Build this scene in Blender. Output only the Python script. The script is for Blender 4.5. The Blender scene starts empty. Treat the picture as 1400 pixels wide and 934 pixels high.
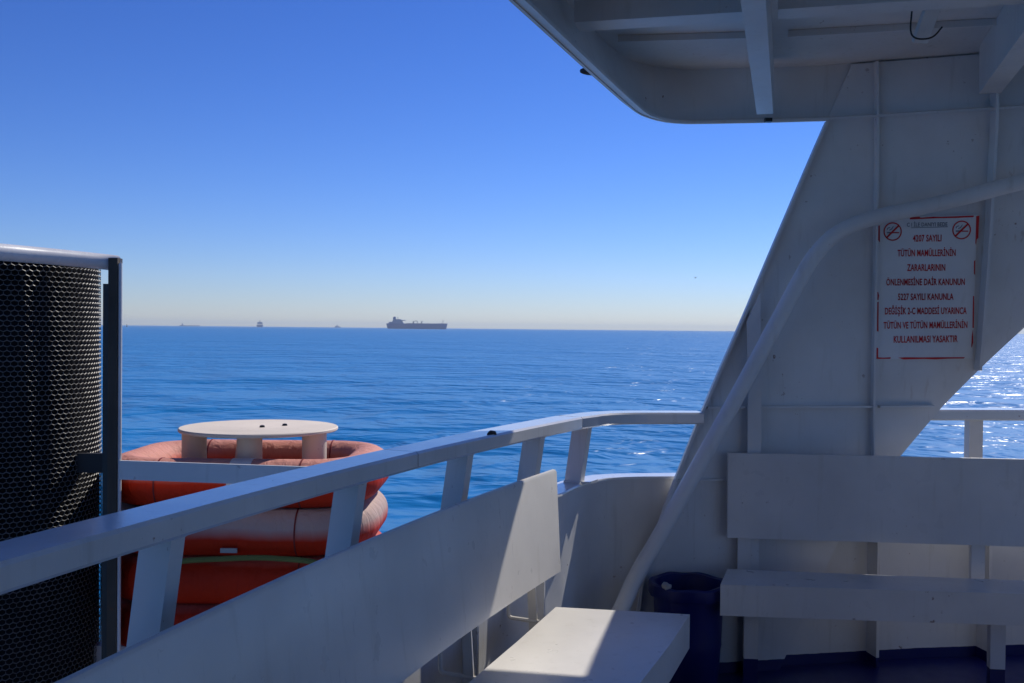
import bpy, bmesh, math, random
from mathutils import Vector, Matrix
random.seed(7)
C = bpy.context.scene.collection
R = math.radians

# ------------------------------------------------------------------ camera, light, exposure
EYE = 1.42                      # eye height above the level the deck furniture is measured from
SEA = -4.0                      # sea level
AZ, EL = 35.2, 43.3             # sun: degrees to the right of the view, degrees up

cam_d = bpy.data.cameras.new("camera"); cam = bpy.data.objects.new("camera", cam_d); C.objects.link(cam)
cam_d.sensor_width = 36.0; cam_d.lens = 35.0; cam_d.clip_start = 0.05; cam_d.clip_end = 60000
pitch = -math.atan(17.7/1361.1); roll = math.atan(.0096)
fwd = Vector((0, math.cos(pitch), math.sin(pitch)))
r0 = Vector((1, 0, 0)); u0 = r0.cross(fwd)
rt = r0*math.cos(roll) + u0*math.sin(roll); up = rt.cross(fwd)
M = Matrix((rt, up, -fwd)).transposed().to_4x4(); M.translation = (0, 0, EYE)
cam.matrix_world = M
bpy.context.scene.camera = cam

world = bpy.data.worlds.new("World"); bpy.context.scene.world = world; world.use_nodes = True
wn = world.node_tree; wn.nodes.clear()
sky = wn.nodes.new("ShaderNodeTexSky"); sky.sky_type = 'NISHITA'; sky.sun_disc = False
sky.sun_elevation = R(EL); sky.sun_rotation = R(AZ)
sky.altitude = 0; sky.air_density = 1.0; sky.dust_density = 0.0; sky.ozone_density = 4.5
hs = wn.nodes.new("ShaderNodeHueSaturation"); hs.inputs['Saturation'].default_value = 1.12
bg = wn.nodes.new("ShaderNodeBackground"); bg.inputs['Strength'].default_value = 0.063
wo = wn.nodes.new("ShaderNodeOutputWorld")
gm = wn.nodes.new("ShaderNodeGamma"); gm.inputs['Gamma'].default_value = 1.3
tn = wn.nodes.new("ShaderNodeMix"); tn.data_type = 'RGBA'; tn.blend_type = 'MULTIPLY'; tn.inputs[0].default_value = 1.0
tn.inputs[7].default_value = (.61, .65, .97, 1)      # the photograph's cool white balance
wn.links.new(sky.outputs[0], hs.inputs['Color']); wn.links.new(hs.outputs[0], gm.inputs['Color']); wn.links.new(gm.outputs[0], tn.inputs[6]); wn.links.new(tn.outputs[2], bg.inputs['Color']); wn.links.new(bg.outputs[0], wo.inputs['Surface'])

sun_d = bpy.data.lights.new("sun", 'SUN'); sun_d.energy = 4.2; sun_d.angle = R(0.53); sun_d.color = (1.0, .95, .87)
sun = bpy.data.objects.new("sun", sun_d); C.objects.link(sun)
sdir = Vector((math.sin(R(AZ))*math.cos(R(EL)), math.cos(R(AZ))*math.cos(R(EL)), math.sin(R(EL))))
sun.rotation_euler = sdir.to_track_quat('Z', 'Y').to_euler()
sun.location = sdir*20

vs = bpy.context.scene.view_settings
vs.view_transform = 'Standard'; vs.look = 'None'; vs.exposure = 0.0; vs.gamma = 1.0
bpy.context.scene.cycles.max_bounces = 8
bpy.context.scene.cycles.diffuse_bounces = 5

# ------------------------------------------------------------------ materials
def mat(name):
    m = bpy.data.materials.new(name); m.use_nodes = True
    nt = m.node_tree; b = nt.nodes['Principled BSDF']
    return m, nt, b
def N(nt, t, **kw):
    n = nt.nodes.new(t)
    for k, v in kw.items():
        if k in n.inputs: n.inputs[k].default_value = v
        else: setattr(n, k, v)
    return n
def ramp(nt, a, b, ca=(0,0,0,1), cb=(1,1,1,1)):
    r = nt.nodes.new("ShaderNodeValToRGB"); e = r.color_ramp.elements
    e[0].position = a; e[0].color = ca; e[1].position = b; e[1].color = cb
    return r
def mix(nt, fac, a, b):
    m = nt.nodes.new("ShaderNodeMix"); m.data_type = 'RGBA'
    for s, v in ((m.inputs[0], fac), (m.inputs[6], a), (m.inputs[7], b)):
        if hasattr(v, 'links'): nt.links.new(v, s)
        else: s.default_value = v if not isinstance(v, tuple) or len(v) == 4 else (*v, 1)
    return m.outputs[2]
def mth(nt, op, a, b=0.0):
    m = nt.nodes.new("ShaderNodeMath"); m.operation = op
    for s, v in ((m.inputs[0], a), (m.inputs[1], b)):
        if hasattr(v, 'links'): nt.links.new(v, s)
        else: s.default_value = v
    return m.outputs[0]

def paint(name, base, rough=.38, rust=.0, band=None, band_col=(.006,.008,.10), var=.08, coat=.0, scuff=.0, wav=.004, drip=.0):
    m, nt, b = mat(name)
    geo = N(nt, "ShaderNodeNewGeometry"); pos = geo.outputs['Position']
    def noise(scale, detail=4, dist=0.0, vec=pos, rgh=.55):
        n = N(nt, "ShaderNodeTexNoise", Scale=scale, Detail=detail, Distortion=dist, Roughness=rgh); nt.links.new(vec, n.inputs['Vector']); return n.outputs['Fac']
    big = noise(1.7, 5)
    dark = tuple(c*(1-var*2.2) for c in base); lite = tuple(min(c*(1+var), .85) for c in base)
    r = ramp(nt, .3, .7, (*dark,1), (*lite,1)); nt.links.new(big, r.inputs[0]); col = r.outputs[0]
    mp = N(nt, "ShaderNodeMapping"); mp.inputs['Scale'].default_value = (9, 9, .9); nt.links.new(pos, mp.inputs['Vector'])
    st = noise(3.0, 5, .3, mp.outputs[0])
    sr = ramp(nt, .58, .78); nt.links.new(st, sr.inputs[0])
    col = mix(nt, mth(nt, 'MULTIPLY', sr.outputs[0], .34), col, tuple(c*.62 for c in (base[0]*1.0, base[1]*.95, base[2]*.85)))
    if scuff:
        mp2 = N(nt, "ShaderNodeMapping"); mp2.inputs['Scale'].default_value = (30, 30, 3.0); nt.links.new(pos, mp2.inputs['Vector'])
        sc = noise(3.0, 6, .2, mp2.outputs[0]); sc2 = noise(2.4, 2)
        rr = ramp(nt, .62, .70); nt.links.new(sc, rr.inputs[0]); r2 = ramp(nt, .52, .62); nt.links.new(sc2, r2.inputs[0])
        col = mix(nt, mth(nt, 'MULTIPLY', mth(nt, 'MULTIPLY', rr.outputs[0], r2.outputs[0]), scuff), col, (.25,.24,.23))
    if drip:
        mp3 = N(nt, "ShaderNodeMapping"); mp3.inputs['Scale'].default_value = (26, 26, 1.3); nt.links.new(pos, mp3.inputs['Vector'])
        d1 = ramp(nt, .62, .74); nt.links.new(noise(1.6, 4, .2, mp3.outputs[0]), d1.inputs[0]); d2 = ramp(nt, .54, .64); nt.links.new(noise(1.5, 3), d2.inputs[0])
        col = mix(nt, mth(nt, 'MULTIPLY', mth(nt, 'MULTIPLY', d1.outputs[0], d2.outputs[0]), drip), col, (.34,.23,.15))
    if rust:
        a = noise(38, 3); c2 = noise(5.5, 3)
        ra = ramp(nt, .66, .72); nt.links.new(a, ra.inputs[0]); rc = ramp(nt, .56, .66); nt.links.new(c2, rc.inputs[0])
        f = mth(nt, 'MULTIPLY', mth(nt, 'MULTIPLY', ra.outputs[0], rc.outputs[0]), rust)
        col = mix(nt, f, col, (.16,.06,.025))
    if band is not None:
        sx = N(nt, "ShaderNodeSeparateXYZ"); nt.links.new(pos, sx.inputs[0])
        h = mth(nt, 'ADD', sx.outputs['Z'], mth(nt, 'MULTIPLY', mth(nt, 'SUBTRACT', noise(22, 3), .5), .005))
        f = mth(nt, 'LESS_THAN', h, band)
        col = mix(nt, f, col, band_col)
    nt.links.new(col, b.inputs['Base Color'])
    rn = noise(11, 4); rmap = N(nt, "ShaderNodeMapRange"); nt.links.new(rn, rmap.inputs[0])
    rmap.inputs[3].default_value = rough-.10; rmap.inputs[4].default_value = rough+.12
    nt.links.new(rmap.outputs[0], b.inputs['Roughness'])
    if coat: b.inputs['Coat Weight'].default_value = coat; b.inputs['Coat Roughness'].default_value = .15
    w = noise(2.6, 2); f2 = noise(160, 2)
    hgt = mth(nt, 'ADD', mth(nt, 'MULTIPLY', w, wav), mth(nt, 'MULTIPLY', f2, .00025))
    bp = N(nt, "ShaderNodeBump", Strength=1.0, Distance=1.0); nt.links.new(hgt, bp.inputs['Height']); nt.links.new(bp.outputs[0], b.inputs['Normal'])
    return m

WHITE = (.74,.735,.72)
m_white = paint("white_paint", WHITE, .36, rust=.6)
m_rail = paint("rail_paint", WHITE, .20, rust=.7, wav=.002, coat=.5)
m_bench = paint("bench_paint", (.76,.725,.67), .30, rust=.25, scuff=.35)
m_stanchion = paint("matt_stanchion_paint", (.74,.72,.70), .62, rust=.9)
m_bench2 = paint("shaded_bench_paint", (.74,.72,.69), .30, rust=.8, wav=.005)  # paint of the cross bench, without scuffs
m_wall = paint("bulwark_paint", WHITE, .34, rust=.8, band=-.045, wav=.012, drip=.45)
m_leg = paint("leg_paint", WHITE, .40, rust=.5, band=.06)
m_roof = paint("roof_paint", (.72,.71,.69), .40, rust=1.0, wav=.012, drip=.4)
m_deck = paint("deck_paint", (.008,.012,.13), .35, rust=.2, var=.15)
m_deckgrey = paint("worn_grey_deck_paint", (.16,.14,.12), .5, rust=.5, var=.15)
m_lower = paint("lower_hull_paint", (.30,.32,.36), .45, rust=.8)
m_hull = paint("hull_paint", (.70,.70,.70), .4, rust=.8)
m_bin = paint("blue_plastic", (.004,.009,.12), .42, var=.2, wav=.004)
m_seam = paint("glued_seam", (.20,.012,.008), .6)
m_tag = paint("grubby_tag", (.38,.38,.36), .6)
m_tape = paint("reflective_tape", (.70,.70,.66), .3)
m_paper = paint("crumpled_paper", (.42,.42,.42), .7)
m_rope = paint("green_rope", (.16,.19,.05), .8, wav=.0)
m_stand = paint("chalky_cream_paint", (.76,.66,.55), .7, rust=1.0)
m_black = paint("black_rubber", (.012,.012,.014), .55)
m_post = paint("weathered_post_paint", (.075,.058,.04), .7, rust=1.0, var=.25)
m_postdark = paint("dark_post_paint", (.018,.017,.016), .4, rust=.6)
m_frame = paint("galvanised_frame_paint", (.74,.74,.74), .25, rust=1.0, var=.12)
m_sign = paint("sign_enamel", (.80,.81,.80), .33, rust=.1)
m_red = paint("sign_red", (.75,.008,.016), .45, var=.2)
m_grey = paint("sign_faded_print", (.20,.23,.27), .5)
m_glass = paint("dark_window_glass", (.01,.012,.014), .12, wav=0)
m_canvas = paint("black_canvas", (.008,.008,.010), .88, var=.4, wav=.02); m_canvas.node_tree.nodes["Principled BSDF"].inputs["Specular IOR Level"].default_value = .12

def wire_mat():
    m, nt, b = mat("galvanised_wire")
    b.inputs['Base Color'].default_value = (.16,.155,.145,1); b.inputs['Metallic'].default_value = .25; b.inputs['Roughness'].default_value = .52
    return m
m_wire = wire_mat()

def raft_mat(name, pale_from, pale, red=(.56,.030,.008)):
    """orange-red float; the upper side of the ring bleached by years of sun and salt (by height on the ring)"""
    m, nt, b = mat(name)
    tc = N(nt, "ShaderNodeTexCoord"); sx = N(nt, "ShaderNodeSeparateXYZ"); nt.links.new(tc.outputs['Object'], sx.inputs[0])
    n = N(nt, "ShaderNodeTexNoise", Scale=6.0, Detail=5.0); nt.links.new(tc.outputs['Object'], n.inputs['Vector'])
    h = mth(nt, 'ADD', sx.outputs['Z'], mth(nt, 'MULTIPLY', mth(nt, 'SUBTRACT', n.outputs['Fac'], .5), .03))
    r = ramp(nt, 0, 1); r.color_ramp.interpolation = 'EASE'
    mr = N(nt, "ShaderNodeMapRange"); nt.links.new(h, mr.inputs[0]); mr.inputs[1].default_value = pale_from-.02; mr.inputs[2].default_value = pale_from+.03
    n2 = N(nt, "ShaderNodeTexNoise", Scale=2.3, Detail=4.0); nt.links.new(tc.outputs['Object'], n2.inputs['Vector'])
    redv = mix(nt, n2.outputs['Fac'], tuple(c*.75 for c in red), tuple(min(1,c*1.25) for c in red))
    nt.links.new(mix(nt, mr.outputs[0], redv, pale), b.inputs['Base Color'])  # pale upper colour holds both fading and painted sun and sky sheen
    b.inputs['Roughness'].default_value = .6; b.inputs['Specular IOR Level'].default_value = .12
    mp = N(nt, "ShaderNodeMapping"); mp.inputs['Scale'].default_value = (14,14,3); nt.links.new(tc.outputs['Object'], mp.inputs['Vector'])
    n3 = N(nt, "ShaderNodeTexNoise", Scale=1.5, Detail=4.0, Distortion=.8); nt.links.new(mp.outputs[0], n3.inputs['Vector'])
    bp = N(nt, "ShaderNodeBump", Strength=.8, Distance=.012); nt.links.new(mth(nt,'ADD',n.outputs['Fac'],n3.outputs['Fac']), bp.inputs['Height']); nt.links.new(bp.outputs[0], b.inputs['Normal'])
    return m
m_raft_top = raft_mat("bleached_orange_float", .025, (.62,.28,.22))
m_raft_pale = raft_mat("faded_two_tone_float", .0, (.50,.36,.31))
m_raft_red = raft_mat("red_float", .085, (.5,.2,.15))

def sea_mat():
    m, nt, b = mat("sea_water")
    tc = N(nt, "ShaderNodeNewGeometry"); pos = tc.outputs['Position']
    b.inputs['Base Color'].default_value = (.004,.165,.41,1)
    b.inputs['Roughness'].default_value = .29; b.inputs['IOR'].default_value = 1.333
    tot = None
    for (sx, sy, rot, sc, det, amp) in ((.75,1.0,12,.035,2,2.6), (1,1.0,-10,.12,3,1.8), (1,1.0,14,.34,3,.85), (1,1.0,-20,1.0,3,.085)):
        mp = N(nt, "ShaderNodeMapping"); mp.inputs['Scale'].default_value = (sx, sy, 1); mp.inputs['Rotation'].default_value = (0,0,R(rot))
        nt.links.new(pos, mp.inputs['Vector'])
        n = N(nt, "ShaderNodeTexNoise", Scale=sc, Detail=det, Roughness=.5, Distortion=.4); nt.links.new(mp.outputs[0], n.inputs['Vector'])
        h = mth(nt, 'MULTIPLY', n.outputs['Fac'], amp)
        if sc in (.12, .34, 1.0):          # gusts: rougher and calmer patches of water
            g = N(nt, "ShaderNodeTexNoise", Scale=.018/(.6+sc), Detail=3.0, Roughness=.6); nt.links.new(pos, g.inputs['Vector'])
            gr_ = N(nt, "ShaderNodeMapRange"); nt.links.new(g.outputs['Fac'], gr_.inputs[0]); gr_.inputs[1].default_value = .35; gr_.inputs[2].default_value = .65; gr_.inputs[3].default_value = .55; gr_.inputs[4].default_value = 1.4
            h = mth(nt, 'MULTIPLY', h, gr_.outputs[0])
        tot = h if tot is None else mth(nt, 'ADD', tot, h)
    bp = N(nt, "ShaderNodeBump", Strength=1.0, Distance=1.0); nt.links.new(tot, bp.inputs['Height']); nt.links.new(bp.outputs[0], b.inputs['Normal'])
    return m
m_sea = sea_mat()
def plain(name, col, rough=.6):
    m, nt, b = mat(name)
    n = N(nt, "ShaderNodeTexNoise", Scale=.15, Detail=4.0); g = N(nt, "ShaderNodeNewGeometry"); nt.links.new(g.outputs['Position'], n.inputs['Vector'])
    nt.links.new(mix(nt, n.outputs['Fac'], tuple(c*.8 for c in col), tuple(min(1,c*1.2) for c in col)), b.inputs['Base Color'])
    b.inputs['Roughness'].default_value = rough
    return m
m_hazedhull = plain("ship_hull_paint", (.035,.11,.32)); m_hazedhouse = plain("ship_house_paint", (.16,.24,.40)); m_shipgear = plain("ship_gear_paint", (.14,.18,.26))  # blue of distant haze mixed into the hull and house colours
m_buoy = plain("buoy_paint", (.05,.06,.05)); m_bird = plain("bird_feathers", (.10,.10,.11))

# ------------------------------------------------------------------ mesh helpers
def link(name, bm, m, parent=None, smooth=40, bevel=0, seg=2, origin=None):
    if bevel:
        es = [e for e in bm.edges if len(e.link_faces) == 2 and e.calc_face_angle(0) > R(25)]
        bmesh.ops.bevel(bm, geom=es, offset=bevel, segments=seg, affect='EDGES', profile=.5, clamp_overlap=True)
    bmesh.ops.recalc_face_normals(bm, faces=bm.faces)
    if origin is not None: bmesh.ops.translate(bm, verts=bm.verts, vec=-Vector(origin))
    for f in bm.faces: f.smooth = True
    for e in bm.edges:
        e.smooth = not (len(e.link_faces) != 2 or e.calc_face_angle(0) > R(smooth))
    me = bpy.data.meshes.new(name); bm.to_mesh(me); bm.free(); me.materials.append(m)
    o = bpy.data.objects.new(name, me); C.objects.link(o)
    if parent is not None:
        o.parent = parent
    if origin is not None: o.location = Vector(origin)
    if parent is not None:
        o.matrix_parent_inverse = Matrix.Translation(-wloc(parent))
    return o
def wloc(o):
    v = Vector(o.location)
    if o.parent is not None: v = o['wl'] if False else v
    return v
def tag(o, label, cat, group=None, kind=None):
    if label: o['label'] = label
    if cat: o['category'] = cat
    if group: o['group'] = group
    if kind: o['kind'] = kind
    return o
def thing(name, label, cat, loc=(0,0,0), group=None):
    o = bpy.data.objects.new(name, None); C.objects.link(o); o.location = loc; o.empty_display_size = .1
    return tag(o, label, cat, group)
def struct(o):
    o['kind'] = 'structure'; return o
def loft(sections, closed=False, caps=True, bm=None):
    bm = bm or bmesh.new()
    rows = [[bm.verts.new(p) for p in s] for s in sections]
    n = len(rows[0]); m = len(rows)
    for i in range(m if closed else m-1):
        a, b = rows[i], rows[(i+1) % m]
        for j in range(n):
            bm.faces.new((a[j], a[(j+1) % n], b[(j+1) % n], b[j]))
    if caps and not closed:
        bm.faces.new(rows[0]); bm.faces.new(list(reversed(rows[-1])))
    return bm
def sweep(profile, path, bm=None, closed=False, caps=True, lean=None):
    """profile: (n, z) pairs, n to the left of the path; path: plan points (x, y) or (x, y, dz)"""
    secs = []; k = len(path)
    P = [Vector((p[0], p[1])) for p in path]; dz = [p[2] if len(p) > 2 else 0 for p in path]
    for i in range(k):
        if closed: a = (P[i]-P[i-1]).normalized(); b = (P[(i+1) % k]-P[i]).normalized()
        else:
            a = (P[i]-P[max(i-1,0)]); b = (P[min(i+1,k-1)]-P[i])
            if i == 0: a = b
            if i == k-1: b = a
            a = a.normalized(); b = b.normalized()
        t = (a+b).normalized(); nrm = Vector((-t.y, t.x)); s = 1/max(.5, nrm.dot(Vector((-a.y, a.x))))
        secs.append([(P[i].x+nrm.x*n*s, P[i].y+nrm.y*n*s, z+dz[i]) for n, z in profile])
    return loft(secs, closed, caps, bm)
def rect(n0, n1, z0, z1): return [(n0,z0),(n1,z0),(n1,z1),(n0,z1)]
def box(c, s, bm=None, rz=0, top=None):
    """box centred at c with sizes s; top=(dx,dy) shifts the upper face"""
    bm = bm or bmesh.new(); cx, cy, cz = c; hx, hy, hz = s[0]/2, s[1]/2, s[2]/2
    ca, sa = math.cos(rz), math.sin(rz); vs_ = []
    for z in (-1, 1):
        ox, oy = (top if (top and z > 0) else (0,0))
        for x, y in ((-1,-1),(1,-1),(1,1),(-1,1)):
            lx, ly = x*hx, y*hy
            vs_.append(bm.verts.new((cx+lx*ca-ly*sa+ox, cy+lx*sa+ly*ca+oy, cz+z*hz)))
    for f in ((3,2,1,0),(4,5,6,7),(0,1,5,4),(1,2,6,5),(2,3,7,6),(3,0,4,7)): bm.faces.new([vs_[i] for i in f])
    return bm
def bar(a, b, w, h, bm=None, upv=(0,0,1)):
    """rectangular bar from a to b; w across, h along upv"""
    a, b = Vector(a), Vector(b); t = (b-a).normalized(); u = Vector(upv); s = t.cross(u).normalized(); u = s.cross(t).normalized()
    return loft([[p+s*w/2*i+u*h/2*j for i, j in ((-1,-1),(1,-1),(1,1),(-1,1))] for p in (a, b)], bm=bm)
def catmull(pts, n=6):
    P = [Vector(p) for p in pts]; P = [2*P[0]-P[1]]+P+[2*P[-1]-P[-2]]; out = []
    for i in range(1, len(P)-2):
        for k in range(n):
            t = k/n; p0,p1,p2,p3 = P[i-1:i+3]
            out.append(.5*((2*p1)+(-p0+p2)*t+(2*p0-5*p1+4*p2-p3)*t*t+(-p0+3*p1-3*p2+p3)*t**3))
    out.append(P[-2]); return out
def tube(pts, r, k=12, bm=None, closed=False, caps=True):
    P = [Vector(p) for p in pts]; secs = []; m = len(P); u = None
    for i, p in enumerate(P):
        if closed: t = (P[(i+1) % m]-P[i-1]).normalized()
        else: t = (P[min(i+1,m-1)]-P[max(i-1,0)]).normalized()
        if u is None:
            u = t.cross(Vector((0,0,1)));
            if u.length < .1: u = t.cross(Vector((1,0,0)))
            u.normalize()
        u = (u - t*u.dot(t)).normalized(); v = t.cross(u)
        rr = r[i] if isinstance(r, (list, tuple)) else r
        secs.append([p+(u*math.cos(2*math.pi*j/k)+v*math.sin(2*math.pi*j/k))*rr for j in range(k)])
    return loft(secs, closed, caps, bm)
def lathe(prof, c=(0,0,0), k=48, bm=None):
    secs = [[(c[0]+r*math.cos(2*math.pi*j/k), c[1]+r*math.sin(2*math.pi*j/k), c[2]+z) for r, z in prof] for j in range(k)]
    return loft(secs, closed=True, caps=False, bm=bm)
def poly(pts, off, bm=None):
    """planar outline given as 3-D points, thickened by the vector off"""
    bm = bm or bmesh.new(); a = [bm.verts.new(p) for p in pts]; b = [bm.verts.new(Vector(p)+Vector(off)) for p in pts]
    bm.faces.new(a); bm.faces.new(list(reversed(b))); n = len(a)
    for i in range(n): bm.faces.new((a[i], a[(i+1)%n], b[(i+1)%n], b[i]))
    return bm

# ------------------------------------------------------------------ sea
bm = bmesh.new(); k = 96; rows = []
for r_ in (0, 30, 120, 500, 2000, 6000, 14000):
    rows.append([bm.verts.new((0,0,SEA))] if r_ == 0 else [bm.verts.new((r_*math.cos(2*math.pi*j/k), r_*math.sin(2*math.pi*j/k), SEA)) for j in range(k)])
for a, b in zip(rows, rows[1:]):
    for j in range(k):
        if len(a) == 1: bm.faces.new((a[0], b[j], b[(j+1)%k]))
        else: bm.faces.new((a[j], b[j], b[(j+1)%k], a[(j+1)%k]))
struct(link("sea", bm, m_sea))

# ------------------------------------------------------------------ plan lines of the upper deck
CU = (0.00098, 0.0362, 0.1870, -1.1130)
def rail_x(y): return ((CU[0]*y+CU[1])*y+CU[2])*y+CU[3]
rail_side = [(rail_x(y), y) for y in [-.6+.2*i for i in range(24)] if y < 4.05]
rail_corner = [(.355,4.115),(.385,4.165),(.425,4.205),(.475,4.235),(.54,4.255),(.65,4.268),(.83,4.285)]
bul_side = [(rail_x(y)-.045, y+.02) for y in [-3+.25*i for i in range(28)] if y < 3.8]
bul_path = bul_side+[(.193,3.906),(.245,4.05),(.295,4.16),(.35,4.25),(.419,4.32),(.50,4.355),(.585,4.373),(.709,4.385),(.85,4.412),(1.9,4.605),(2.4,4.67),(3.2,4.62),(4.2,4.3),(5.2,3.7)]

# deck, hull, lower deck
deck_poly = bul_path+[(5.4,3.0),(4.4,-1.0),(3.4,-5.0),(-2.4,-5.0)]
DECK = -.10
struct(link("deck", poly([(x,y,DECK) for x,y in deck_poly], (0,0,-.06)), m_deckgrey))
struct(link("deck_margin", sweep(rect(-1.0,-.002,DECK+.002,DECK+.006), bul_path), m_deck))
struct(link("hull", sweep([(.02,SEA-.5),(.03,SEA-.5),(.03,DECK-.07),(.02,DECK-.07)], bul_path), m_hull))
struct(link("lower_deck", poly([(-2.5,-3,-.62),(-2.5,5.3,-.62),(.9,5.3,-.62),(.9,4.6,-.62),(.1,4.0,-.62),(-.95,1.2,-.62),(-1.5,-3,-.62)], (0,0,SEA-.2)), m_lower))

# unseen cabin front behind the viewer, widened on the left to block skylight
cab = thing("cabin_front", "white painted front wall of the cabin closing the covered deck", "wall", (.8,-1.5,DECK))
def cw(x): return -1.35-.28*(x+1.2)
link("panel", loft([[(x,cw(x),DECK),(x,cw(x)-.05,DECK),(x,cw(x)-.05,2.60),(x,cw(x),2.60)] for x in (-2.3,4.3)]), m_white, cab)
for k_ in range(4):
    xa = -.9+1.3*k_
    link("window", loft([[(x,cw(x)+.012,.75),(x,cw(x)+.002,.75),(x,cw(x)+.002,1.75),(x,cw(x)+.012,1.75)] for x in (xa,xa+.95)]), m_glass, cab)

# ------------------------------------------------------------------ bulwark
bul = thing("bulwark", "white painted steel bulwark curving round the bow under the railing", "bulwark")
link("panel", sweep(rect(0,.008,DECK,.764), bul_path), m_wall, bul)
link("ledge", sweep([(-.012,.764),(.095,.764),(.10,.770),(.095,.776),(-.008,.776),(-.012,.771)], bul_path), m_rail, bul)
def plan_at(y, off):
    x = rail_x(y); d = (3*CU[0]*y+2*CU[1])*y+CU[2]; t = Vector((d,1)).normalized(); n = Vector((-t.y,t.x))
    return Vector((x,y))+n*off, math.atan2(t.y,t.x), n
for y in (1.20, 1.91, 2.60, 3.21, 3.70):
    p, a, n = plan_at(y, .05-.030)
    link("frame", box((p.x,p.y,(DECK+.76)/2), (.012,.055,.76-DECK), rz=a), m_wall, bul)
for (x,y) in ((1.652,4.505),(2.20,4.60)):
    link("frame", box((x,y,(DECK+.76)/2), (.014,.09,.76-DECK), rz=R(8)), m_wall, bul)

# ------------------------------------------------------------------ guard rail
gr = thing("guard_rail", "white box section guard rail with flat top along the bow", "railing")
rp = [(0,1.022),(.007,1.015),(.113,1.015),(.12,1.022),(.12,1.058),(.113,1.065),(.007,1.065),(0,1.058)]
def cut(path, y0, y1): return [(rail_x(y0),y0)]+[p for p in path if y0+.03 < p[1] < y1-.03]+[(rail_x(y1),y1)]
link("rail_section", sweep(rp, cut(rail_side,-.6,2.843)), m_rail, gr)
link("rail_section", sweep(rp, cut(rail_side,2.847,4.02)), m_rail, gr)
link("rail_section", sweep(rp, [(rail_x(4.024),4.024)]+rail_corner), m_rail, gr)
link("rail_section", sweep(rp, [(1.93,4.575),(2.37,4.612),(3.2,4.56),(4.2,4.25)]), m_rail, gr)
for y in (1.20, 1.91, 2.60, 3.21, 3.735, 4.14):
    pt, a, n = plan_at(y, .060); pb, _, _ = plan_at(y, .095)
    link("stanchion", box((pb.x,pb.y,(.776+1.015)/2), (.042,.072,1.015-.776), rz=a, top=(pt.x-pb.x, pt.y-pb.y)), m_stanchion, gr, bevel=.004)
    q, _, _ = plan_at(y-.0, .05); 
    link("foot_plate", box((pb.x-n.x*.05+math.cos(a)*.03,pb.y-n.y*.05+math.sin(a)*.03,.780), (.09,.05,.008), rz=a), m_rail, gr)
def weld_ring(c, w, d, a, z, m_, par):
    pts = []
    for i in range(28):
        t = i/28*4; k_ = int(t); f = t-k_
        lx_, ly_ = ((-.5+f,-.5),(.5,-.5+f),(.5-f,.5),(-.5,.5-f))[k_]
        lx_ *= d; ly_ *= w
        pts.append((c[0]+lx_*math.cos(a)-ly_*math.sin(a), c[1]+lx_*math.sin(a)+ly_*math.cos(a), z+random.uniform(-.001,.001)))
    link("weld_bead", tube(pts, [random.uniform(.0035,.0055) for _ in pts], 6, closed=True), m_, par)
for y in (1.91, 2.60, 3.21, 3.735, 4.14):
    pt, a, n = plan_at(y, .060); pb, _, _ = plan_at(y, .095)
    weld_ring(pt, .072, .042, a, 1.012, m_rail, gr); weld_ring(pb, .072, .042, a, .779, m_rail, gr)
for x,y in ((2.165,4.655),):
    link("stanchion", box((x,y,(.776+1.015)/2), (.066,.045,1.015-.776), rz=R(5)), m_stanchion, gr, bevel=.004)
p, a, n = plan_at(3.33, .013)
bm = tube(catmull([(p.x-.014,p.y-.02,1.066),(p.x-.004,p.y-.008,1.071),(p.x+.006,p.y+.006,1.069),(p.x+.012,p.y+.012,1.060)],4), [.003,.005,.006,.007,.008,.008,.007,.008,.008,.008,.007,.006,.004], 7)
o = link("rust_chip", bm, m_postdark, gr); o['label'] = "small dark rusty stub on the rail top"

# ------------------------------------------------------------------ pillar (raked support plate under the roof)
def lerp(x, xs, ys):
    if x <= xs[0]: return ys[0]
    for i in range(len(xs)-1):
        if x <= xs[i+1]: return ys[i]+(ys[i+1]-ys[i])*(x-xs[i])/(xs[i+1]-xs[i])
    return ys[-1]
def YL(x): return 4.36+(x-.85)*.19
def YT(x): return lerp(x, [.5,.77,1.405,2.16,3.2], [4.62,4.60,4.49,4.21,3.80])
def YP(x, z):
    t = min(max((z-1.07)/1.3,0),1); return YL(x)*(1-t)+YT(x)*t
left = [(.530,DECK),(.566,.312),(.660,.628),(.836,1.073),(1.027,1.477),(1.220,1.924),(1.405,2.369),(1.504,2.610)]
right = [(1.205,DECK),(1.36,.22),(1.477,.468),(1.62,.66),(1.774,.851),(2.312,1.446),(2.75,1.95),(3.05,2.369),(3.2,2.61)]
LX, LZ = [p[0] for p in left], [p[1] for p in left]; RX, RZ = [p[0] for p in right], [p[1] for p in right]
pil = thing("raked_pillar", "wide raked white steel pillar plate carrying the roof, behind the sign", "pillar", (.9,4.37,DECK))
secs = []
nz = 46
bm = bmesh.new(); fr, bk = [], []
for i in range(nz+1):
    z = DECK+(2.612-DECK)*i/nz; a = lerp(z, LZ, LX); b = lerp(z, RZ, RX)
    xs = [a+(b-a)*j/14 for j in range(15)]
    fr.append([bm.verts.new((x, YP(x,z), z)) for x in xs]); bk.append([bm.verts.new((x, YP(x,z)+.012, z)) for x in xs])
for i in range(nz):
    for j in range(14):
        bm.faces.new((fr[i][j],fr[i][j+1],fr[i+1][j+1],fr[i+1][j])); bm.faces.new((bk[i][j+1],bk[i][j],bk[i+1][j],bk[i+1][j+1]))
    bm.faces.new((fr[i][0],fr[i+1][0],bk[i+1][0],bk[i][0])); bm.faces.new((fr[i+1][14],fr[i][14],bk[i][14],bk[i+1][14]))
link("plate", bm, m_wall, pil)
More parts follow.
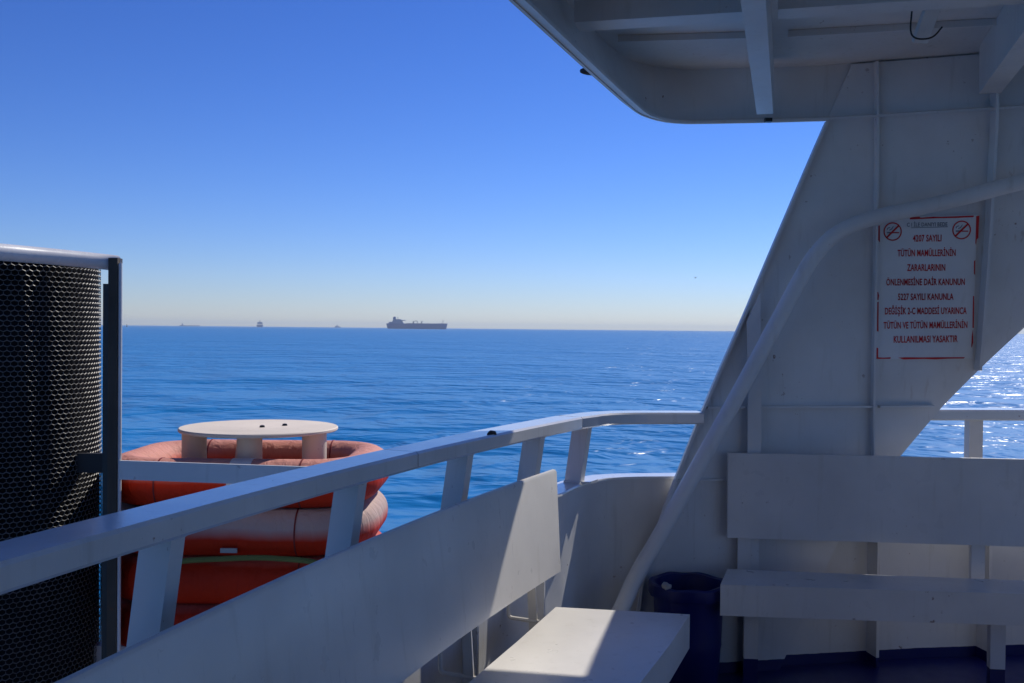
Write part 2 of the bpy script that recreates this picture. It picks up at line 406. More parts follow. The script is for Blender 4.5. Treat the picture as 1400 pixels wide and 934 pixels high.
def edge_strip(line, dn, w, dpt):
    secs = []
    zs = [.20+.12*i for i in range(19)]
    for z in zs:
        x = lerp(z, line[1], line[0]); y = YP(x,z)
        secs.append([(x-w/2,y-dpt,z),(x+w/2,y-dpt,z),(x+w/2,y-.0005,z),(x-w/2,y-.0005,z)])
    return loft(secs)
link("edge_bar", edge_strip((LX,LZ),1,.012,.034), m_wall, pil)
def fin(x0, z0, x1, z1, w, dpt, name="stiffener"):
    secs = []; n = 12
    for i in range(n+1):
        t = i/n; x = x0+(x1-x0)*t; z = z0+(z1-z0)*t; y = YP(x,z)
        secs.append([(x-w/2,y-dpt,z),(x+w/2,y-dpt,z),(x+w/2,y-.0005,z),(x-w/2,y-.0005,z)])
    return link(name, loft(secs), m_wall, pil)
fin(1.640,.76,1.592,2.61,.010,.036)
fin(2.118,1.25,2.018,2.61,.012,.055)
# T-bar standing on the plate
fin(1.058,DECK,1.064,1.50,.010,.050)
secs = []
for i in range(9):
    z = DECK+(1.585-DECK)*i/8; x = 1.058+.008*i/8; y = YP(x,z)-.052
    zl = -.125 if i == 8 else 0; secs.append([(x-.029,y-.008,z+zl),(x+.029,y-.008,z),(x+.029,y,z),(x-.029,y,z+zl)])
link("stiffener", loft(secs), m_wall, pil)
# ledge lines across the plate
def ledge(z, xa, xb, h, dpt):
    secs = []
    for i in range(15):
        x = xa+(xb-xa)*i/14; y = YP(x,z); secs.append([(x,y-dpt,z-h/2),(x,y-.0005,z-h/2),(x,y-.0005,z+h/2),(x,y-dpt,z+h/2)])
    return link("ledge", loft(secs), m_wall, pil)
ledge(1.083,.856,1.028,.010,.03); ledge(1.083,1.090,1.648,.010,.03); ledge(1.083,1.664,1.93,.010,.03)
ledge(.765,.725,1.028,.008,.02)

# ------------------------------------------------------------------ roof over the deck
rim = [(-2.6,-4.6),(-1.9,-2.4),(-.95,.25),(-.50,1.50),(-.009,2.888),(.30,3.735),(.455,4.15),(.53,4.345),(.565,4.415),(.609,4.477),(.65,4.522),(.695,4.558),(.745,4.580),(.80,4.590),(.91,4.580),(1.169,4.542),(1.405,4.498),(2.16,4.215),(3.2,3.80),(5.2,3.0)]
ZR, ZC = 2.369, 2.62
roof = thing("deck_roof", "white steel roof with ribbed underside overhanging the bow deck", "roof", (1.5,1.0,ZR))
outl = [(x-.09 if i < 7 else x-.06, y+(.0 if i < 7 else .012)) for i,(x,y) in enumerate(rim)]
outl = []
for i,(x,y) in enumerate(rim):
    k_ = 1.0 if i <= 6 else max(0.0, 1-(i-6)/6)
    outl.append((x-.085*k_-.002, y+.03*k_+.012))
link("ceiling_plate", poly([(x,y,ZC) for x,y in outl]+[(3.2,-5.8,ZC)], (0,0,.05)), m_roof, roof)
bm = loft([[(x,y,ZR),(x-.008*(1 if i<7 else .3),y+.010,ZR),(ox-.010,oy+.010,ZC+.05),(ox,oy,ZC+.05)] for i,((x,y),(ox,oy)) in enumerate(zip(rim,outl))])
link("coaming", bm, m_roof, roof)
link("rim_bar", sweep([(-.040,ZR-.006),(.010,ZR+.008),(.014,ZR+.014),(.010,ZR+.020),(-.040,ZR+.006)], rim), m_roof, roof, bevel=.002, seg=1)
def beam(a, b, zb, w, name="beam"):
    return link(name, bar((a[0],a[1],(zb+ZC)/2),(b[0],b[1],(zb+ZC)/2), w, ZC-zb-.001), m_roof, roof, bevel=.006)
beam((1.105,4.40),(-.75,-2.3), 2.375, .070)
beam((1.985,4.17),(.15,-2.0), 2.42, .085)
# transverse beams: web with flange
def tbeam(a, b, zb, fl):
    a3 = Vector((a[0],a[1],0)); b3 = Vector((b[0],b[1],0)); t = (b3-a3).normalized(); n = Vector((-t.y,t.x,0))
    bm = bmesh.new()
    z = zb
    for off0, off1, z0, z1 in ((0,.010,zb,ZC-.001),(.0105,fl,zb,zb+.008)):
        loft([[p+n*off0+Vector((0,0,z0)), p+n*off1+Vector((0,0,z0)), p+n*off1+Vector((0,0,z1)), p+n*off0+Vector((0,0,z1))] for p in (a3,b3)], bm=bm)
    link("beam", bm, m_roof, roof)
tbeam((.205,3.47),(.80,3.33), 2.485, .11)
tbeam((.87,3.31),(1.65,3.12), 2.485, .11)
tbeam((1.75,3.10),(4.6,2.4), 2.485, .11)
for s_ in (1,2,3):
    tbeam((.205-.42*s_,3.47-1.15*s_),(.80-.33*s_,3.33-1.15*s_), 2.485, .11)
    tbeam((.87-.33*s_,3.31-1.15*s_),(1.65-.36*s_,3.12-1.15*s_), 2.485, .11)
for a,b in (((.42,4.08),(1.02,4.00)),((1.09,3.99),(1.88,3.80)),((2.0,3.77),(4.6,3.0))):
    link("stiffener", bar((a[0],a[1],ZC-.014),(b[0],b[1],ZC-.014), .012, .026), m_roof, roof)
bm = bmesh.new()
for i in range(26):
    t = random.random(); x = .395+.10*t+random.uniform(-.012,.02); y = 3.63+.20*t+random.uniform(-.02,.02); r_ = random.uniform(.002,.007); a = random.uniform(0,6)
    bm.faces.new([bm.verts.new((x+r_*math.cos(a+q)*random.uniform(.5,1), y+r_*1.6*math.sin(a+q), ZC-.0025)) for q in (0,1.3,2.5,3.7,5.0)])
o = link("flaked_paint", bm, m_tape, roof); o['kind'] = 'stuff'
# small brackets at the beam ends
link("lamp_socket", box((1.135,4.46,2.362),(.030,.03,.016)), m_postdark, roof, bevel=.005)
# fin shaped lamp shield outside the left edge
bm = lathe([(0.0005,-.026),(.007,-.023),(.012,-.012),(.016,.006),(.017,.032),(.0005,.034)], k=16)
bmesh.ops.rotate(bm, verts=bm.verts, matrix=Matrix.Rotation(R(90),3,'Y')); bmesh.ops.translate(bm, verts=bm.verts, vec=(.280,3.90,2.428))
link("lamp_shield", bm, m_postdark, roof)
# hanging lamp bracket
hb = thing("hanging_bracket", "small pipe bracket with a dark wire loop hanging from the roof", "bracket", (1.35,3.30,2.60))
link("arm", bar((1.395,3.22,2.615),(1.385,3.42,2.415),.05,.022), m_roof, hb, bevel=.004)
link("wire_loop", tube(catmull([(1.318,3.30,2.615),(1.322,3.33,2.50),(1.330,3.36,2.435),(1.350,3.37,2.413),(1.385,3.37,2.410),(1.41,3.36,2.418),(1.432,3.35,2.445)],5), .0030, 8), m_postdark, hb)

# ------------------------------------------------------------------ bent pipe
pipe = [(.27,3.97,DECK),(.295,3.985,.0),(.36,4.01,.115),(.452,4.043,.274),(.518,4.088,.399),(.614,4.138,.546),(.750,4.190,.772),(.985,4.258,1.177),(1.147,4.311,1.46),(1.264,4.333,1.672),(1.325,4.337,1.765),(1.407,4.336,1.845),(1.54,4.317,1.908),(1.751,4.276,1.957),(1.947,4.227,2.005),(2.135,4.172,2.056),(2.7,4.0,2.20),(3.2,3.85,2.34)]
pp = thing("bent_pipe", "thick white steel pipe bent over in front of the raked pillar", "pipe", (.27,3.97,DECK))
link("pipe", tube(catmull(pipe,6), .0335, 20), m_white, pp)
link("foot_flange", lathe([(.036,0),(.075,0),(.075,.012),(.036,.012)], (.27,3.97,DECK+.007), 24), m_leg, pp)

# ------------------------------------------------------------------ bench along the left bulwark
def bx(y): return -.928+.153*y+.042*y*y
lb = thing("side_bench", "white bench along the left bulwark, its far end in sunlight", "bench", (-.3,2.4,DECK))
ys = [.2+.2*i for i in range(17)]; ys = [y for y in ys if y < 3.5]+[3.590]
pr = [(-.045,.548),(-.026,.545),(.020,.905),(.012,.913),(.002,.912),(-.004,.904)]
bm = sweep(pr, [(bx(y),y) for y in ys])
for v in bm.verts:
    v.co.x -= .020*(.91-v.co.z)/.36*min(1,max(0,(v.co.y-2.0)/1.55))
link("backrest", bm, m_bench, lb, bevel=.003, seg=2)
sb = [(.165,3.533),(.030,3.15),(-.113,2.764),(-.250,2.35),(-.365,1.95),(-.49,1.45),(-.60,.9),(-.72,.2)]
sf = [(.629,3.457),(.510,3.130),(.368,2.777),(.225,2.37),(.085,1.93),(-.04,1.40),(-.14,.85),(-.25,.15)]
ZS = .43
bm = loft([[(b[0],b[1],ZS-.118),(f[0],f[1],ZS-.118),(f[0],f[1],ZS),(b[0],b[1],ZS)] for b,f in zip(sb,sf)])
es = [e for e in bm.edges if e.calc_face_angle(0) > R(25)]
link("seat", bm, m_bench, lb, bevel=.014, seg=4)
for (x,y) in ((.105,3.47),(-.095,2.90),(-.30,2.3),(-.46,1.7)):
    a = Vector((x,y)); t = Vector((.34,.94)).normalized(); n = Vector((-t.y,t.x))
    q = a+n*.02
    link("bracket", bar((q.x+.0,q.y,.36),(q.x-.015,q.y,.60),.030,.008,upv=(t.x,t.y,0)), m_bench, lb, bevel=.002)
    o_ = a+n*.115
    bm = tube([(a.x,a.y,.395),(o_.x+.012,o_.y-.005,.398),(o_.x+.003,o_.y,.402),(o_.x,o_.y,.412),(o_.x-.004,o_.y,.64),(o_.x+.03,o_.y,.68)], .0075, 8)
    link("bracket", bm, m_bench, lb)
for (x,y) in ((.33,3.30),(-.02,2.35),(-.27,1.3)):
    link("leg", box((x,y,(DECK+ZS-.118)/2),(.05,.05,ZS-.118-DECK-.002),rz=R(-20)), m_leg, lb, bevel=.004)

# ------------------------------------------------------------------ bench across the bow
rb = thing("cross_bench", "white bench standing across the deck in front of the pillar, in shade", "bench", (1.4,4.05,DECK))
def yb(x, y0, s): return y0+s*(x-.927)
xs = (.945,1.5,2.2,3.0)
link("backrest", loft([[(x,yb(x,4.318,-.100),.519),(x,yb(x,4.338,-.100),.519),(x,yb(x,4.343,-.100),.888),(x,yb(x,4.323,-.100),.888)] for x in xs]), m_bench2, rb, bevel=.004, seg=2)
ZT = .40
link("seat", loft([[(xf,yf,ZT-.125),(xb_,yb_,ZT-.125),(xb_,yb_,ZT),(xf,yf,ZT)] for xf,yf,xb_,yb_ in ((.846,3.985,.932,4.250),(1.4,3.937,1.448,4.180),(2.0,3.885,2.018,4.112),(3.0,3.80,3.0,4.01))]), m_bench2, rb, bevel=.014, seg=4)
for x in (1.025,2.0,2.9):
    y = yb(x,4.358,-.100)
    link("post", box((x,y,.60),(.056,.030,.57),rz=R(-7)), m_leg, rb, bevel=.003)
    link("leg", box((x-.02,y-.22,(DECK+ZT-.125)/2),(.058,.04,ZT-.125-DECK-.002),rz=R(-7)), m_leg, rb, bevel=.003)
    link("arm", bar((x,y+.012,.34),(x,y-.24,.262),.04,.02), m_leg, rb)

# ------------------------------------------------------------------ no smoking sign on the pillar
SC = [Vector(v)+Vector((-.012,0,0)) for v in ((1.627,4.442,1.929),(2.038,4.365,1.937),(2.106,4.533,1.305),(1.651,4.492,1.298))]  # tl tr br bl
def S(px, py, off):
    u = (px-80)/525.0; v = (py-(108-13*u))/(752+9*u)
    p = (SC[0]*(1-u)+SC[1]*u)*(1-v)+(SC[3]*(1-u)+SC[2]*u)*v
    return p+Vector((-.05,-1,0)).normalized()*off
sg = thing("no_smoking_sign", "rectangular no smoking notice with red Turkish lettering and worn red border", "sign", (1.85,4.44,1.30))
def sign_patch(pts, off, thick, bm=None):
    bm = bm or bmesh.new(); a = [bm.verts.new(S(x,y,off)) for x,y in pts]; b = [bm.verts.new(S(x,y,off-thick)) for x,y in pts]
    bm.faces.new(a); n = len(a)
    bm.faces.new(list(reversed(b)))
    for i in range(n): bm.faces.new((a[i],a[(i+1)%n],b[(i+1)%n],b[i]))
    return bm
bm = bmesh.new(); g = 8
F_ = [[bm.verts.new(S(80+525*i/g, (108-13*i/g)+(752+9*i/g)*j/g, .012)) for i in range(g+1)] for j in range(g+1)]
K_ = [[bm.verts.new(S(80+525*i/g, (108-13*i/g)+(752+9*i/g)*j/g, .003)) for i in range(g+1)] for j in range(g+1)]
for j in range(g):
    for i in range(g):
        bm.faces.new((F_[j][i],F_[j][i+1],F_[j+1][i+1],F_[j+1][i])); bm.faces.new((K_[j][i+1],K_[j][i],K_[j+1][i],K_[j+1][i+1]))
for i in range(g):
    bm.faces.new((F_[0][i],K_[0][i],K_[0][i+1],F_[0][i+1])); bm.faces.new((F_[g][i+1],K_[g][i+1],K_[g][i],F_[g][i]))
    bm.faces.new((F_[i][0],F_[i+1][0],K_[i+1][0],K_[i][0])); bm.faces.new((F_[i][g],K_[i][g],K_[i+1][g],F_[i+1][g]))
link("board", bm, m_sign, sg)
TO = .0135
bm = bmesh.new()
for pts in (((82,152),(97,150),(98,240),(90,228),(82,232)), ((80,505),(90,500),(95,520),(92,545),(81,540)), ((80,558),(93,552),(93,712),(80,708)), ((79,798),(92,800),(92,850),(120,852),(160,850),(158,858),(79,859)),
            ((255,108),(305,105),(312,110),(380,105),(420,106),(500,103),(588,100),(586,108),(500,112),(400,113),(312,117),(256,119)), ((600,103),(615,101),(614,215),(606,222),(603,250),(600,240)),
            ((200,852),(240,850),(330,851),(400,850),(520,850),(562,850),(555,857),(470,858),(400,862),(340,859),(230,862)), ((596,335),(602,330),(603,408),(597,400)), ((596,520),(601,518),(603,560),(605,690),(598,690)), ((596,735),(601,700),(604,770),(598,798),(595,790))):
    link("border_strip", sign_patch(pts, TO, .0012), m_red, sg)
def ring(cx, cy, r0, r1, bm, k=40):
    a = [[bm.verts.new(S(cx+r*math.cos(2*math.pi*j/k), cy+r*math.sin(2*math.pi*j/k), TO)) for j in range(k)] for r in (r0,r1)]
    for j in range(k): bm.faces.new((a[0][j],a[0][(j+1)%k],a[1][(j+1)%k],a[1][j]))
for cx, cy in ((165,182),(526,174)):
    bm = bmesh.new(); ring(cx,cy,42,48.5,bm)
    for (x0,y0,x1,y1,w) in ((-31,31,32,-31,9),):
        d = Vector((x1-x0,y1-y0)).normalized(); n = Vector((-d.y,d.x))*w/2
        pts = [(cx+x0+n.x,cy+y0+n.y),(cx+x1+n.x,cy+y1+n.y),(cx+x1-n.x,cy+y1-n.y),(cx+x0-n.x,cy+y0-n.y)]
        bm.faces.new([bm.verts.new(S(x,y,TO+.0005)) for x,y in pts])
    for (x0,x1,y0,y1) in ((-4,34,3,9),):
        bm.faces.new([bm.verts.new(S(cx+x,cy+y,TO+.0002)) for x,y in ((x0,y0),(x1,y0),(x1,y1),(x0,y1))])
    link("no_smoking_symbol", bm, m_red, sg)
    bm = bmesh.new()
    for pts in (((-30,2),(-8,2),(-8,9),(-30,9)),((-31,-10),(-27,-20),(-14,-24),(-13,-20),(-24,-16),(-27,-8)),((-18,-9),(-8,-14),(2,-28),(6,-27),(-4,-11),(-16,-5))):
        bm.faces.new([bm.verts.new(S(cx+x,cy+y,TO-.0004)) for x,y in pts])
    link("cigarette_mark", bm, m_grey, sg)
def text_mesh(s):
    cu = bpy.data.curves.new("lettering", 'FONT'); cu.body = s; cu.size = 1.0; cu.offset = .019; cu.resolution_u = 3; cu.space_character = 1.04
    ob = bpy.data.objects.new("lettering", cu); C.objects.link(ob)
    bpy.context.view_layer.update()
    me = bpy.data.meshes.new_from_object(ob.evaluated_get(bpy.context.evaluated_depsgraph_get()))
    bpy.data.objects.remove(ob); bpy.data.curves.remove(cu)
    return me
hm = text_mesh("H"); CAP = max(v.co.y for v in hm.vertices); bpy.data.meshes.remove(hm)
def line(s, x0, x1, ytop, ybot, m_, name="lettering", slope=-.012):
    me = text_mesh(s); xa = min(v.co.x for v in me.vertices); xb = max(v.co.x for v in me.vertices)
    bm = bmesh.new(); bm.from_mesh(me); bpy.data.meshes.remove(me)
    for v in bm.verts:
        px = x0+(x1-x0)*(v.co.x-xa)/(xb-xa); py = ybot-(ybot-ytop)*v.co.y/CAP+slope*(px-(x0+x1)/2)
        v.co = S(px, py, TO)
    link(name, bm, m_, sg)
line("4207 SAYILI",272,422,199,233,m_red); line("TÜTÜN MAMÜLLERİNİN",192,498,276,310,m_red); line("ZARARLARININ",243,445,352,387,m_red)
line("ÖNLENMESİNE DAİR KANUNUN",133,550,429,463,m_red); line("5227 SAYILI KANUNLA",196,492,507,541,m_red); line("DEĞİŞİK 2-C MADDESİ UYARINCA",127,564,582,617,m_red)
line("TÜTÜN VE TÜTÜN MAMÜLLERİNİN",120,570,658,693,m_red); line("KULLANILMASI YASAKTIR",175,520,733,769,m_red)
line("C I İLE DANIYI BEDE",240,452,135,155,m_grey)
bm = bmesh.new(); bm.faces.new([bm.verts.new(S(x,y,TO)) for x,y in ((262,161),(455,156),(455,159),(262,164))]); link("underline", bm, m_grey, sg)

# ------------------------------------------------------------------ blue bin in the corner
bn = thing("waste_bin", "dark blue plastic waste bin tucked in the corner between the benches", "bin", (.748,4.150,DECK-.0))
prof = [(.128,.0),(.134,.01),(.146,.20),(.150,.215),(.149,.235),(.156,.40),(.161,.415),(.160,.44),(.162,.430),(.171,.435),(.174,.447),(.171,.459),(.163,.461),(.157,.455),(.153,.42),(.125,.012),(.0005,.012),(.0005,.0)]
bm = lathe([(r*.92,z) for r,z in prof], (.748,4.150,DECK-.0), 56)
link("shell", bm, m_bin, bn)
bm = lathe([(r*.92,z) for r,z in [(.1765,.484),(.180,.492),(.179,.53),(.170,.537),(.150,.532),(.140,.47),(.134,.40),(.0005,.385),(.0005,.380),(.129,.39),(.136,.47),(.147,.525),(.169,.531),(.175,.526)]], (.748,4.150,DECK-.0), 72)
for v in bm.verts:
    a = math.atan2(v.co.y-4.150, v.co.x-.745); w = 1+.006*math.sin(a*11)+.005*math.sin(a*23+1)
    v.co.x = .745+(v.co.x-.745)*w; v.co.y = 4.150+(v.co.y-4.150)*w; v.co.z += .003*math.sin(a*7+.5)-.065
link("bag_liner", bm, m_bin, bn)
bm = bmesh.new(); bmesh.ops.create_icosphere(bm, subdivisions=2, radius=.022)
for v in bm.verts: v.co *= random.uniform(.65,1.15); v.co.z *= .8
bmesh.ops.translate(bm, verts=bm.verts, vec=(.640,4.045,DECK+.475))
tag(link("paper_scrap", bm, m_paper, None, smooth=15), "small crumpled white paper scrap caught on the blue bin rim", "litter")

# ------------------------------------------------------------------ raft stack beside the hull
RC = Vector((-1.126,4.36)); Hx, Hy, RT = .485, .34, .098
def ring_path(hx, hy, c, n=7):
    """plan of the float: a rectangle with broad rounded corners"""
    pts = []; r = c
    for (sx,sy,a0) in ((1,1,0),(-1,1,90),(-1,-1,180),(1,-1,270)):
        for i in range(n+1):
            a = R(a0+90*i/n); pts.append((sx*(hx-r)+r*math.cos(a), sy*(hy-r)+r*math.sin(a)))
    return pts
ring_lab = ["topmost bleached orange life float of the stack, white tape bands","second life float from the top, faded greyish pink above and red below","third life float down, dark red with a white tag and green rope","lowest red life float of the stack, on the steel rack"]
for i in range(4):
    zc = .785-.195*i; sc_ = (1.0,.985,1.0,1.0)[i]
    dx = (0,-.005,.0,.004)[i]
    fl = thing("life_float", ring_lab[i], "life float", (RC.x+dx,RC.y,zc), "stacked orange life floats")
    path = ring_path(Hx*sc_, Hy, .20)
    bm = tube([(x,y,0) for x,y in path], RT, 28, closed=True)
    bmesh.ops.translate(bm, verts=bm.verts, vec=(RC.x+dx,RC.y,zc))
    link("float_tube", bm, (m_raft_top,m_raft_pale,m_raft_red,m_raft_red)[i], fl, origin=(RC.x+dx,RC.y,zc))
    # seams and tape bands round the tube
    def band(p, t, w, r, m_, name):
        p = Vector(p); t = Vector(t).normalized()
        b = tube([p-t*w/2, p+t*w/2], r, 28); link(name, b, m_, fl)
    o3 = Vector((RC.x+dx, RC.y, zc))
    if i == 0:
        band(o3+Vector((.045,-Hy,0)),(1,0,0),.085,RT+.0025,m_tape,"tape_band"); band(o3+Vector((-.11,Hy,0)),(1,0,0),.085,RT+.0025,m_tape,"tape_band")
    for sx in (-1,1):
        for sy in (-1,1):
            band(o3+Vector((sx*(Hx*sc_-.20),sy*Hy,0)),(1,0,0),.006,RT+.002,m_seam,"seam")
    # grab strap under the tube at the outer corner
    b = bar(o3+Vector((-Hx-.04,-.12,-RT+.005)), o3+Vector((-Hx+.03,-.16,-RT-.006)), .05, .012); link("strap", b, m_black, fl)
RF = RC.y-Hy-RT
rope = [(-1.42,RF+.03,.45),(-1.36,RF-.006,.475),(-1.28,RF-.008,.492),(-1.15,RF-.006,.500),(-1.0,RF-.008,.507),(-.88,RF-.006,.502),(-.78,RF-.004,.492),(-.70,RF+.02,.46)]
tag(link("rope", tube(catmull(rope,8), .011, 8), m_rope), "green rope draped along the front of the third life float", "rope")
bm = box((-1.11,RF-.002,.533),(.066,.010,.018)); o = link("tag", bm, m_tag, None, bevel=.003); tag(o, "small white tag lashed between the stacked life floats", "tag")

# round topped stand in the middle of the floats
SX_ = RC.x+.022
st = thing("round_topped_stand", "round white plate on stubby posts rising inside the stacked life floats", "stand", (SX_,RC.y,.03))
zt = .972
link("top_plate", lathe([(.0005,-.008),(.336,-.008),(.340,-.004),(.340,.004),(.336,.008),(.0005,.008)], (SX_,RC.y,zt), 72), m_stand, st)
for a in (205, 272, 335):
    x, y = SX_+.285*math.cos(R(a))*(1.0 if a != 272 else 1), RC.y+.20*math.sin(R(a))
    link("post", lathe([(.0005,-.618),(.052,-.618),(.052,zt-.0085),(.0005,zt-.0085)], (x,y,0), 28), m_stand, st)
for (x,y) in ((.10,.05),(.02,-.03)):
    link("bolt", lathe([(.0005,0),(.012,0),(.010,.008),(.0005,.010)], (SX_+x,RC.y+y,zt+.008), 10), m_postdark, st)

# rack: upright, cross bar, base frame
rk = thing("float_rack", "weathered steel upright with a white cross bar holding the life floats", "rack", (-1.567,3.9,-.62))
PX, PY = -1.567, 3.90
link("upright", box((PX+.012,PY,.53),(.036,.05,2.30)), m_post, rk, bevel=.010, seg=3)
link("upright", box((PX-.021,PY+.012,.50),(.028,.03,2.16)), m_postdark, rk, bevel=.004)
link("edge_tube", tube([(PX+.036,PY-.012,-.62),(PX+.036,PY-.012,1.66)], .0075, 10), m_frame, rk)
link("cross_bar", bar((PX+.04,3.885,.853),(-.55,3.70,.857),.012,.074), m_white, rk, bevel=.002)
for y in (4.1,4.6):
    link("base_beam", bar((-1.75,y,.065),(-.5,y,.065),.06,.07), m_white, rk)
for x in (-1.6,-.66):
    for y in (4.1,4.6):
        link("leg", bar((x,y,-.62),(x,y,.03),.05,.05,upv=(0,1,0)), m_white, rk)

# ------------------------------------------------------------------ mesh cage at the left
CX, CY, CR = -2.116, 4.02, .425
cg = thing("mesh_cage", "tall round cage of galvanised hexagonal mesh over a black canvas bundle", "cage", (CX,CY,-.62))
w_, h_ = .0250, .0188; ncol = int(round(2*math.pi*CR/w_)); z0, z1 = -.60, 1.665; nrow = int((z1-z0)/h_)
def cyl(u, z):
    r = CR*(1-.012*(1-(z-z0)/(z1-z0))) + .006*math.sin(u*3+z*2.0)
    return Vector((CX+r*math.cos(u), CY+r*math.sin(u), z))
bm = bmesh.new()
def strand(a, b, na, w, d):
    """one strand of the mesh: a thin three-sided prism, its width tilted outward"""
    t = (b-a).normalized(); s = na.cross(t).normalized()
    pr_ = [na*d, s*w-na*d*.4, -s*w-na*d*.4]
    va = [bm.verts.new(a+q) for q in pr_]; vb = [bm.verts.new(b+q) for q in pr_]
    for i in range(3): bm.faces.new((va[i], va[(i+1)%3], vb[(i+1)%3], vb[i]))
du = 2*math.pi/ncol
for r_ in range(nrow):
    zc = z0+h_*(r_+.5)
    for c_ in range(ncol):
        u = du*(c_+.5*(r_ % 2))
        if math.sin(u) > .55: continue       # the side turned to the sea carries no mesh
        na = Vector((math.cos(u),math.sin(u),0))
        top = cyl(u, zc+h_*.18); lo = cyl(u, zc-h_*.30)
        nl = cyl(u-du/2, zc-h_*.5-.12*h_); nr = cyl(u+du/2, zc-h_*.5-.12*h_)
        j = random.uniform(.8,1.25)
        strand(lo, top, na, .0011, .0011)
        strand(lo, nl, na, (.0018)*j, .0014); strand(lo, nr, na, (.0018)*j, .0014)
o = link("mesh_wires", bm, m_wire, cg, smooth=20); o['kind'] = 'stuff'
secs = []
kk = 64
for i in range(24):
    z = -.60+2.255*i/23
    row = []
    for j in range(kk):
        u = 2*math.pi*j/kk; q = cyl(u, z); n_ = Vector((math.cos(u),math.sin(u),0))
        row.append(q-n_*(.0075+.002*math.sin(9*u-z*4)))
    secs.append(row)
link("canvas_bundle", loft(secs), m_canvas, cg)
# rounded top bar, sloping bar section with a flat front
fr_ = catmull([(-1.535,3.905,1.662),(-1.60,3.87,1.668),(-1.72,3.70,1.674),(-1.86,3.44,1.676),(-2.05,3.15,1.678),(-2.3,2.9,1.678)],5)
bm = loft([[p+Vector((-.75,.6,0)).normalized()*(.034*math.cos(2*math.pi*q/18)**1+.03)+Vector((0,0,.031*math.sin(2*math.pi*q/18))) for q in range(18)] for p in fr_])
link("top_bar", bm, m_frame, cg)
link("strut", bar((CX+CR-.02,PY+.02,.875),(PX-.03,PY+.02,.875),.03,.075), m_black, cg)
link("lashing", tube(catmull([(-1.66,3.88,-.30),(-1.645,3.87,-.16),(-1.62,3.86,-.02),(-1.585,3.87,.06)],5), .007, 8), m_black, cg)

# ------------------------------------------------------------------ ships, buoy and bird far out
tk = thing("tanker_ship", "large dark tanker under way on the horizon with its bridge at the stern", "ship", (-388,4100,SEA))
def tx(x): return -388+(x-718)*.301
def lx(pts, half, m_, name, z0=SEA):
    bm = poly([(tx(x),4100-half,z0+(288-y)*.301) for x,y in pts], (0,2*half,0)); return link(name, bm, m_, tk)
secs = []
for x, hw in ((308,10),(330,16),(420,20),(900,20),(1010,17),(1070,10),(1102,2.5)):
    t_ = 26 if x < 1000 else 27
    fl_ = (x-1000)/100*6 if x > 1000 else (-6 if x < 320 else 0)
    secs.append([(tx(x),4100-hw,SEA-2),(tx(x),4100+hw,SEA-2),(tx(x)+fl_,4100+hw*1.1,SEA+22+(1.5 if x>1000 else 0)),(tx(x)+fl_,4100-hw*1.1,SEA+22+(1.5 if x>1000 else 0))])
link("hull", loft(secs), m_hazedhull, tk)
lx([(322,216),(328,196),(372,192),(505,192),(520,212),(520,216)],17,m_hazedhouse,"deckhouse")
lx([(372,192),(384,158),(488,158),(505,192)],14,m_hazedhouse,"bridge")
lx([(376,158),(378,134),(396,120),(412,124),(418,158)],5,m_hazedhull,"funnel")
lx([(486,178),(486,168),(548,166),(548,174)],22,m_hazedhouse,"bridge_wing")
lx([(440,158),(440,124),(446,124),(446,158)],1,m_shipgear,"mast")
for a in ([(645,216),(648,186),(656,180),(664,186),(664,216)],[(655,186),(690,172),(716,186),(716,216),(710,216),(708,190),(690,180),(660,190)],[(758,216),(762,184),(786,178),(784,186),(772,190),(776,216)],[(1057,216),(1057,158),(1063,158),(1063,216)]):
    lx(a,2,m_shipgear,"crane" if a[0][0] < 1000 else "mast", SEA)
lx([(560,216),(560,211),(1040,211),(1040,216)],5,m_shipgear,"deck_pipes")
def small_ship(x, y, L_, W_, H_, rz, label, houses):
    s = thing("cargo_ship", label, "ship", (x,y,SEA), "small ships along the horizon")
    ca, sa = math.cos(rz), math.sin(rz)
    def P(a,b,z): return (x+a*ca-b*sa, y+a*sa+b*ca, SEA+z)
    link("hull", loft([[P(a,-hw,-1),P(a,hw,-1),P(a+f,hw*1.15,H_),P(a+f,-hw*1.15,H_)] for a,hw,f in ((-L_/2,W_*.4,0),(-L_*.3,W_/2,0),(L_*.3,W_/2,0),(L_*.45,W_*.25,2),(L_/2,W_*.05,4))]), m_hazedhull, s)
    for (a0,a1,hw,z0_,z1_,nm) in houses:
        link(nm, loft([[P(a0,-hw,z0_),P(a1,-hw,z0_),P(a1,hw,z0_),P(a0,hw,z0_)],[P(a0+1,-hw*.85,z1_),P(a1-1,-hw*.85,z1_),P(a1-1,hw*.85,z1_),P(a0+1,hw*.85,z1_)]]), m_hazedhouse if nm == "deckhouse" else m_shipgear, s)
small_ship(-1520,6000,150,34,14,R(104),"small ship seen end on left of the tanker, with a tall deckhouse",[(-70,-45,16,17,30,"deckhouse"),(-62,-56,2.5,30,40,"mast")])
small_ship(-2560,7900,150,24,6,R(8),"tiny low ship farthest left on the horizon with one mast",[(-60,-48,8,6,17,"deckhouse"),(-56,-53,1.5,17,26,"mast")])
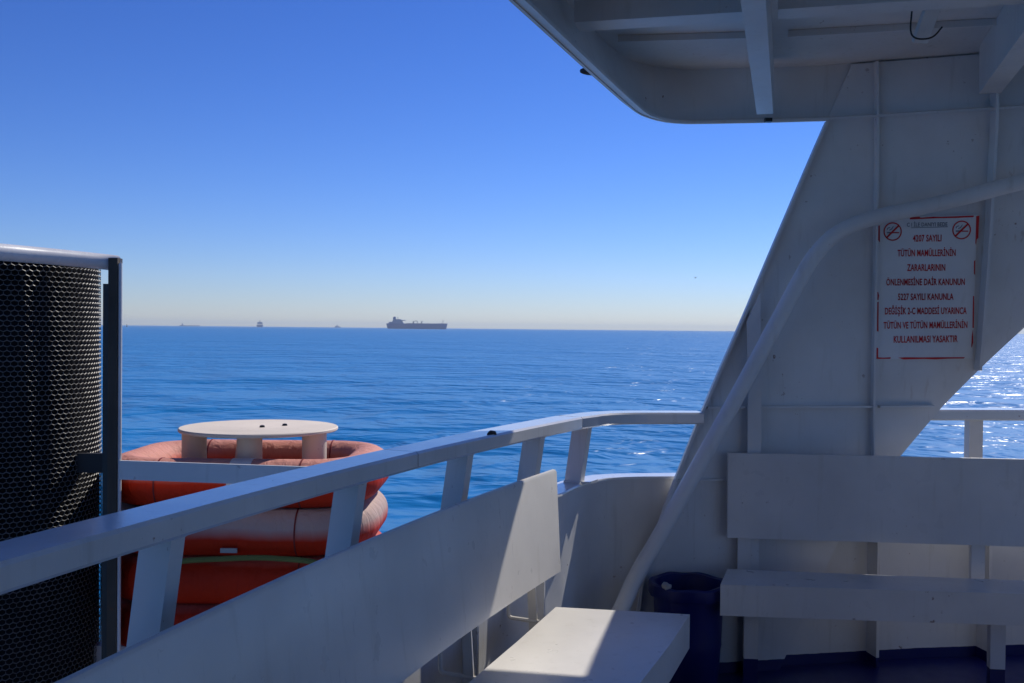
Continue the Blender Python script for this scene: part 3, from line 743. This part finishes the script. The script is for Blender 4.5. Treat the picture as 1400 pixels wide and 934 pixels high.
small_ship(-1400,8000,60,22,8,R(60),"tiny faint vessel on the horizon between the tanker and the end on ship",[(-20,0,9,8,16,"deckhouse"),(-12,-9,1.5,16,24,"mast")])
by = thing("channel_buoy", "tiny dark buoy on the water close to the steel upright", "buoy", (-1161,3000,SEA))
link("float", lathe([(.001,-1),(2.0,-1),(2.2,1.0),(1.2,2.0),(.001,2.1)], (-1161,3000,SEA), 16), m_buoy, by)
link("tower", lathe([(.001,2.0),(1.1,2.0),(.5,5.5),(.9,6.0),(.9,7.2),(.001,7.4)], (-1161,3000,SEA), 12), m_buoy, by)
bx_, by_, bz_ = 45.9, 250.0, 14.6
bd = thing("sea_bird", "small dark bird flying over the sea beside the pillar", "bird", (bx_,by_,bz_))
link("body", lathe([(.001,-.30),(.05,-.22),(.10,-.02),(.08,.14),(.03,.22),(.001,.30)], (0,0,0), 10, None), m_bird, bd)
b_ = bd.children[0] if bd.children else None
for sgn in (-1,1):
    bm = loft([[(bx_+sgn*a,by_+dy-c/2,bz_+z),(bx_+sgn*a,by_+dy+c/2,bz_+z),(bx_+sgn*a,by_+dy+c/2,bz_+z+.02),(bx_+sgn*a,by_+dy-c/2,bz_+z+.02)] for a,dy,c,z in ((.04,0,.22,.03),(.28,.04,.20,.22),(.60,-.06,.06,.30))])
    link("wing", bm, m_bird, bd)
body = [o for o in C.objects if o.name.startswith("body")][0]
body.matrix_parent_inverse = Matrix.Identity(4); body.rotation_euler = (R(75),0,R(40))

# ------------------------------------------------------------------ air
HAZE = True
if HAZE:
    bm = box((0,0,(SEA-1+62)/2),(29000,29000,62-SEA+1))
    m = bpy.data.materials.new("haze_air"); m.use_nodes = True; nt = m.node_tree; nt.nodes.clear()
    v = nt.nodes.new("ShaderNodeVolumePrincipled"); v.inputs['Color'].default_value = (.78,.92,1.0,1); v.inputs['Density'].default_value = .00008; v.inputs['Anisotropy'].default_value = .2
    out = nt.nodes.new("ShaderNodeOutputMaterial"); nt.links.new(v.outputs[0], out.inputs['Volume'])
    o = link("haze", bm, m); o['kind'] = 'stuff'; o.display_type = 'WIRE'
